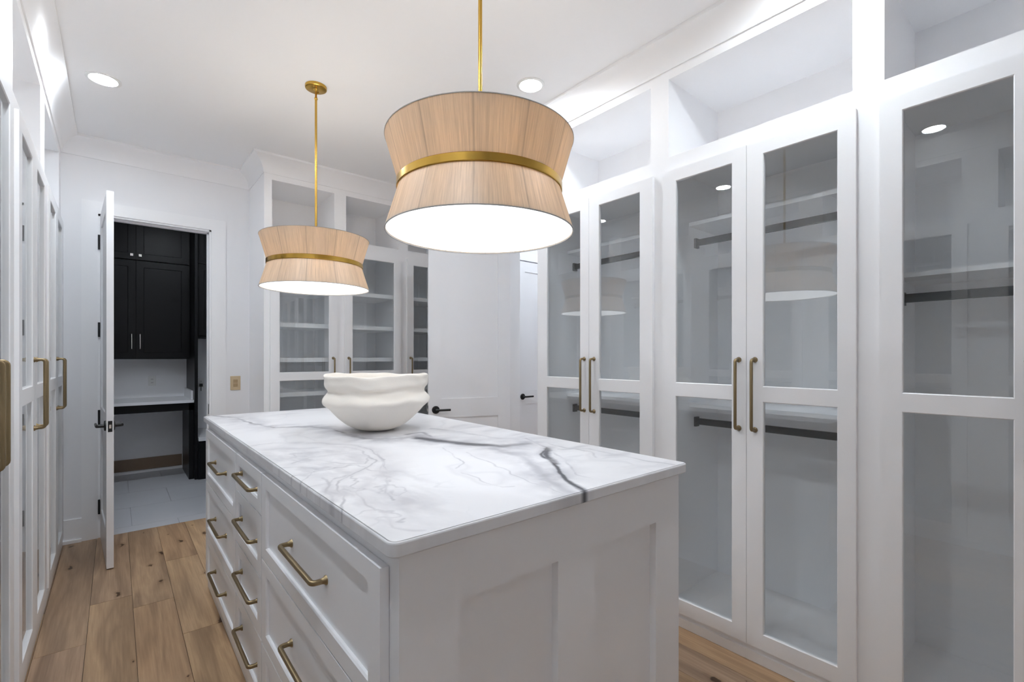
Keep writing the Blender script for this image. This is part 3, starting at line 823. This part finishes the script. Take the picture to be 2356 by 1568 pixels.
# in the picture
downlight(-0.055, 3.63, 'round recessed ceiling light by the wardrobes near the open pantry door')
downlight(1.888, 2.077, 'round recessed ceiling light over the narrow aisle beside the marble counter')
# overhead, out of the picture: the first two are mirrored in the wardrobe glass, the third lights the crown above the third wardrobe
downlight(-0.075, 2.15, 'round recessed ceiling light over the drawer aisle, middle of its row', off='drawer_aisle')
downlight(-0.075, 0.64, 'round recessed ceiling light over the drawer aisle, farthest from the pantry', off='aisle_end')
downlight(1.888, 0.60, 'round recessed ceiling light over the narrow aisle, farthest from the hall door', off='narrow_aisle')
# the pantry lamp whose glare shows on the black upper doors; the lamp of the lit hall
downlight(0.474, 5.24, 'round recessed ceiling light in the pantry in front of the black cabinets', 'pantry ceiling lights', off='pantry')
downlight(3.52, 3.18, 'round recessed ceiling light in the hall beyond the open white door', 'hall ceiling lights', off='hall')

# ------------------------------------------------------------------ doors
def lever(parent, p, out, along, z):
    """round rose and slim lever; p on the door face, out and along are unit 2-D vectors"""
    o_ = Vector((out[0], out[1], 0)); a_ = Vector((along[0], along[1], 0)); c = Vector((p[0], p[1], z))
    m = MB()
    n = 24; up = Vector((0, 0, 1))
    def ring(r, d): return [tuple(c + o_ * d + (a_ * math.cos(2 * math.pi * k / n) + up * math.sin(2 * math.pi * k / n)) * r) for k in range(n)]
    R_ = [ring(0.033, 0), ring(0.033, 0.006), ring(0.030, 0.009), ring(0.012, 0.010), ring(0.011, 0.045)]
    vs = [q for r in R_ for q in r]
    fs = [(j * n + k, j * n + (k + 1) % n, (j + 1) * n + (k + 1) % n, (j + 1) * n + k) for j in range(4) for k in range(n)] + [tuple(range(n)), tuple(4 * n + k for k in range(n))]
    m.add(vs, fs)
    m.sweep([c + o_ * 0.045 - a_ * 0.012, c + o_ * 0.047 + a_ * 0.03, c + o_ * 0.046 + a_ * 0.118], 0.007, 0.0095, (0, 0, 1), 10, 2.6)
    return m.build('lever_handle', 'blackmetal', parent, True)

def panel_door(name, hinge, direction, width, height, thick, side, panels, lever_z, lever_sides, hinges, lever_dir=-1, knuckle=1):
    """door leaf from hinge point along direction; thickness grows to the right of direction times side"""
    d = Vector(direction).normalized(); nrm = Vector((d.y, -d.x)) * side
    hx, hy = hinge
    M = lambda s, q, z: (hx + d.x * s + nrm.x * q, hy + d.y * s + nrm.y * q, z)
    z0, z1 = 0.008, height
    st = 0.115
    m = MB(M)
    xs = (0, st, width - st, width)
    m.box(0, st, 0, thick, z0, z1); m.box(width - st, width, 0, thick, z0, z1)
    prev = z0
    for a, b in panels:
        m.box(st, width - st, 0, thick, prev, a); prev = b
    m.box(st, width - st, 0, thick, prev, z1)
    leaf = struct(m.build(name, 'door', None, loc=(hx, hy, 0)))
    for a, b in panels:
        MB(M).box(st, width - st, 0.009, thick - 0.009, a, b).build('door_panel', 'door', leaf)
    back = width - 0.062
    for sd in lever_sides:
        q = 0.0 if sd < 0 else thick
        p = M(back, q, 0); out = -nrm if sd < 0 else nrm
        lever(leaf, p, (out.x, out.y), (-d.x, -d.y), lever_z)
    # latch plate on the edge
    lp = MB(M).box(width - 0.0005, width + 0.0012, thick * 0.2, thick * 0.8, lever_z - 0.035, lever_z + 0.035).build('latch_plate', 'blackmetal', leaf)
    MB(M).box(width + 0.0012, width + 0.008, thick * 0.35, thick * 0.65, lever_z - 0.012, lever_z + 0.012).build('latch_bolt', 'nickel', lp)
    for hz in hinges:
        c = M(-0.004, (-0.006 if knuckle < 0 else thick + 0.006), 0)
        mm = MB(); mm.lathe([(0.0001, hz - 0.055), (0.0075, hz - 0.054), (0.0075, hz + 0.054), (0.0001, hz + 0.055)], 12, (c[0], c[1], 0))
        mm.M = M; q0, q1 = (-0.002, 0.006) if knuckle < 0 else (thick - 0.006, thick + 0.002)
        mm.box(-0.0025, 0.002, *sorted((q0, thick * 0.8 if knuckle < 0 else thick * 0.2)), hz - 0.05, hz + 0.05)
        mm.build('hinge', 'blackmetal', leaf, True)
    return leaf
# pantry door, swung fully into the closet
panel_door('door_1', (-0.089, 4.690), (0.044, -0.740), 0.735, 2.415, 0.036, -1, ((0.24, 0.84), (0.99, 2.30)), 0.913, (-1, 1), (0.235, 0.905, 1.56, 2.215), knuckle=-1)
# hall door, swung into the closet past a right angle
panel_door('door_2', (2.722, 3.290), (-0.9457, 0.325), 0.735, 2.395, 0.036, -1, ((0.24, 0.838), (1.0, 2.28)), 0.908, (-1, 1), (0.235, 0.884, 1.535, 2.178), knuckle=-1)
# closed door in the hall
def hall_door():
    y = 3.90
    x0, x1, zt_ = 3.325, 3.735, 2.395
    m = MB(); st = 0.105
    ya, yb = y - 0.034, y - 0.002
    pans = ((0.24, 0.84), (0.99, 2.285))
    m.box(x0, x0 + st, ya, yb, 0.01, zt_); m.box(x1 - st, x1, ya, yb, 0.01, zt_)
    pv = 0.01
    for a, b in pans: m.box(x0 + st, x1 - st, ya, yb, pv, a); pv = b
    m.box(x0 + st, x1 - st, ya, yb, pv, zt_)
    leaf = struct(m.build('door_3', 'door', None, loc=(x0, ya, 0)))
    for a, b in pans: MB().box(x0 + st, x1 - st, ya + 0.009, yb, a, b).build('door_panel', 'door', leaf)
    lever(leaf, (x0 + 0.07, ya), (0, -1), (1, 0), 0.922)
    m = MB()
    m.box(x0 - 0.10, x0 - 0.004, y - 0.04, y, 0, zt_ + 0.10); m.box(x1 + 0.004, x1 + 0.10, y - 0.04, y, 0, zt_ + 0.10); m.box(x0 - 0.004, x1 + 0.004, y - 0.04, y, zt_ + 0.012, zt_ + 0.10)
    struct(m.build('trim_13', 'trim'))
hall_door()

# ------------------------------------------------------------------ switch and outlets
def plate(name, label, cat, x, y, z, w_, h_, mat, kind):
    t = empty(name, (x, y, z), label, cat)
    p = MB().box(x - w_ / 2, x + w_ / 2, y - 0.006, y, z - h_ / 2, z + h_ / 2).build('wall_plate', mat, t); bevel(p, 0.003)
    if kind == 'dimmer':
        MB().frame(x - 0.019, x + 0.019, z - 0.034, z + 0.034, x - 0.0165, x + 0.0165, z - 0.0315, z + 0.0315, y - 0.0075, y - 0.0055, 0.0).build('bezel', mat, t)
        b = MB().box(x - 0.0165, x + 0.0165, y - 0.0095, y - 0.0058, z - 0.0315, z + 0.0315).build('rocker', 'rocker', t); bevel(b, 0.0015)
        MB().box(x - 0.0165, x + 0.0165, y - 0.0105, y - 0.0094, z - 0.002, z + 0.002).build('rocker_line', mat, t)
    else:
        for dz in (-0.02, 0.02):
            s_ = MB().box(x - 0.016, x + 0.016, y - 0.008, y - 0.0058, z + dz - 0.014, z + dz + 0.014).build('socket', mat, t)
            for dx in (-0.006, 0.006):
                MB().box(x + dx - 0.0015, x + dx + 0.0015, y - 0.0084, y - 0.0079, z + dz - 0.006, z + dz + 0.006).build('slot', 'blackmetal', s_)
    return t
plate('light_switch', 'beige dimmer switch on the white wall beside the pantry doorway', 'light switch', 0.800, YB, 1.128, 0.078, 0.122, 'beige', 'dimmer')
plate('power_outlet', 'white power outlet above the pantry desk top', 'outlet', 0.330, 7.03, 1.07, 0.075, 0.115, 'whiteplastic', 'outlet')

# ------------------------------------------------------------------ pantry furniture
def shaker(mb_M, parent, a, b, z0, z1, y0, mat='black', bd=0.07):
    m = MB(mb_M); m.frame(a, b, z0, z1, a + bd, b - bd, z0 + bd, z1 - bd, y0 - 0.02, y0 - 0.001, 0.004)
    d = m.build('door', mat, parent)
    MB(mb_M).box(a + bd, b - bd, y0 - 0.012, y0 - 0.002, z0 + bd, z1 - bd).build('door_panel', mat, d)
    return d
PB = 7.03
HS = handle_mesh(0.165, 'z', 0.03, 0.005, 'pull_small'); HS.materials[0] = MAT['nickel']
def pantry():
    I = lambda s, d, z: (s, d, z)
    # wall cabinets: lower pair of tall doors, upper pair of short doors
    yf = 6.68
    t = empty('wall_cabinet', (0.17, PB, 1.33), 'black wall cabinet with tall shaker doors above the pantry desk', 'cabinet', 'black wall cabinets over the pantry desk')
    MB().box(-0.745, 0.664, yf, PB, 1.33, 2.42).build('body', 'black', t)
    for a, b, hs in ((-0.308, 0.169, 0.134), (0.173, 0.650, 0.207)):
        d = shaker(I, t, a, b, 1.335, 2.415, yf)
        link_copy('handle', HS, d, (hs, yf - 0.02, 1.525))
    shaker(I, t, -0.742, -0.312, 1.335, 2.415, yf)
    t = empty('wall_cabinet', (0.17, PB, 2.425), 'black wall cabinet with short shaker doors and square knobs, just under the pantry ceiling', 'cabinet', 'black wall cabinets over the pantry desk')
    MB().box(-0.745, 0.664, yf, PB, 2.425, ZC).build('body', 'black', t)
    for a, b, hs in ((-0.308, 0.169, 0.134), (0.173, 0.650, 0.207)):
        d = shaker(I, t, a, b, 2.43, 2.95, yf)
        m = MB(); m.box(hs - 0.013, hs + 0.013, yf - 0.046, yf - 0.032, 2.462, 2.488); m.box(hs - 0.005, hs + 0.005, yf - 0.033, yf - 0.02, 2.470, 2.480)
        m.build('knob', 'nickel', d)
    shaker(I, t, -0.742, -0.312, 2.43, 2.95, yf)
    # tall end panel
    t = MB().box(0.667, 0.697, 6.24, PB, 0.0, ZC).build('gable_panel', 'black', None, loc=(0.682, 6.6, 0))
    tag(t, 'tall black end panel at the side of the pantry desk', 'cabinet panel')
    bevel(t, 0.003)
    # desk
    t = empty('desk', (0.0, 6.6, 0), 'black built-in desk with an open knee space in the pantry', 'desk')
    MB().box(-0.745, 0.664, 6.30, 6.325, 0.765, 0.848).build('apron', 'black', t)
    MB().box(0.62, 0.664, 6.30, 6.95, 0.0, 0.848).build('leg_panel', 'black', t)
    MB().box(-0.745, -0.70, 6.30, 6.95, 0.0, 0.848).build('leg_panel', 'black', t)
    t = empty('stone_worktop', (0.0, 6.6, 0.848), 'white stone desk top with short side splash, on the black pantry desk', 'worktop')
    b = MB().box(-0.748, 0.665, 6.275, PB - 0.001, 0.848, 0.878).build('slab', 'quartz', t); bevel(b, 0.003)
    MB().box(0.645, 0.665, 6.36, PB - 0.001, 0.878, 0.975).build('side_splash', 'quartz', t)
    m = MB(); m.box(-0.70, 0.62, PB - 0.013, PB, 0.035, 0.17); struct(m.build('baseboard_pantry', 'shoe'))
    # locker bench right of the panel
    t = empty('bench', (1.1, 6.5, 0), 'black locker bench with a white seat beside the tall end panel', 'bench')
    MB().box(0.698, 1.75, 6.22, PB, 0.0, 0.425).build('base', 'black', t)
    for a, b in ((0.71, 1.05), (1.06, 1.40)):
        m = MB(); m.frame(a, b, 0.05, 0.415, a + 0.06, b - 0.06, 0.11, 0.355, 6.20, 6.219, 0.004); m.build('drawer', 'black', t)
    b = MB().box(0.698, 1.75, 6.185, PB, 0.425, 0.465).build('seat', 'quartz', t); bevel(b, 0.004)
    t = empty('wall_cabinet', (1.1, PB, 1.58), 'black locker cabinet hanging above the bench', 'cabinet')
    MB().box(0.698, 1.75, 6.40, PB, 1.58, ZC).build('body', 'black', t)
    for z0, z1 in ((1.60, 2.405), (2.415, 2.95)):
        for a, b in ((0.705, 1.05), (1.055, 1.40)):
            shaker(I, t, a, b, z0, z1, 6.40)
    plate('power_outlet', 'white power outlet with a black plug above the locker bench', 'outlet', 0.815, PB, 1.03, 0.075, 0.115, 'whiteplastic', 'outlet')
    m = MB(); m.box(0.80, 0.83, PB - 0.05, PB - 0.009, 0.985, 1.02); m.sweep([(0.815, PB - 0.03, 0.985), (0.815, PB - 0.03, 0.93)], 0.004, 0.004, (1, 0, 0), 8)
    tag(m.build('power_plug', 'blackmetal', None, loc=(0.815, PB - 0.03, 1.0)), 'black plug pushed into the outlet above the locker bench', 'plug')
pantry()
bpy.context.view_layer.update()
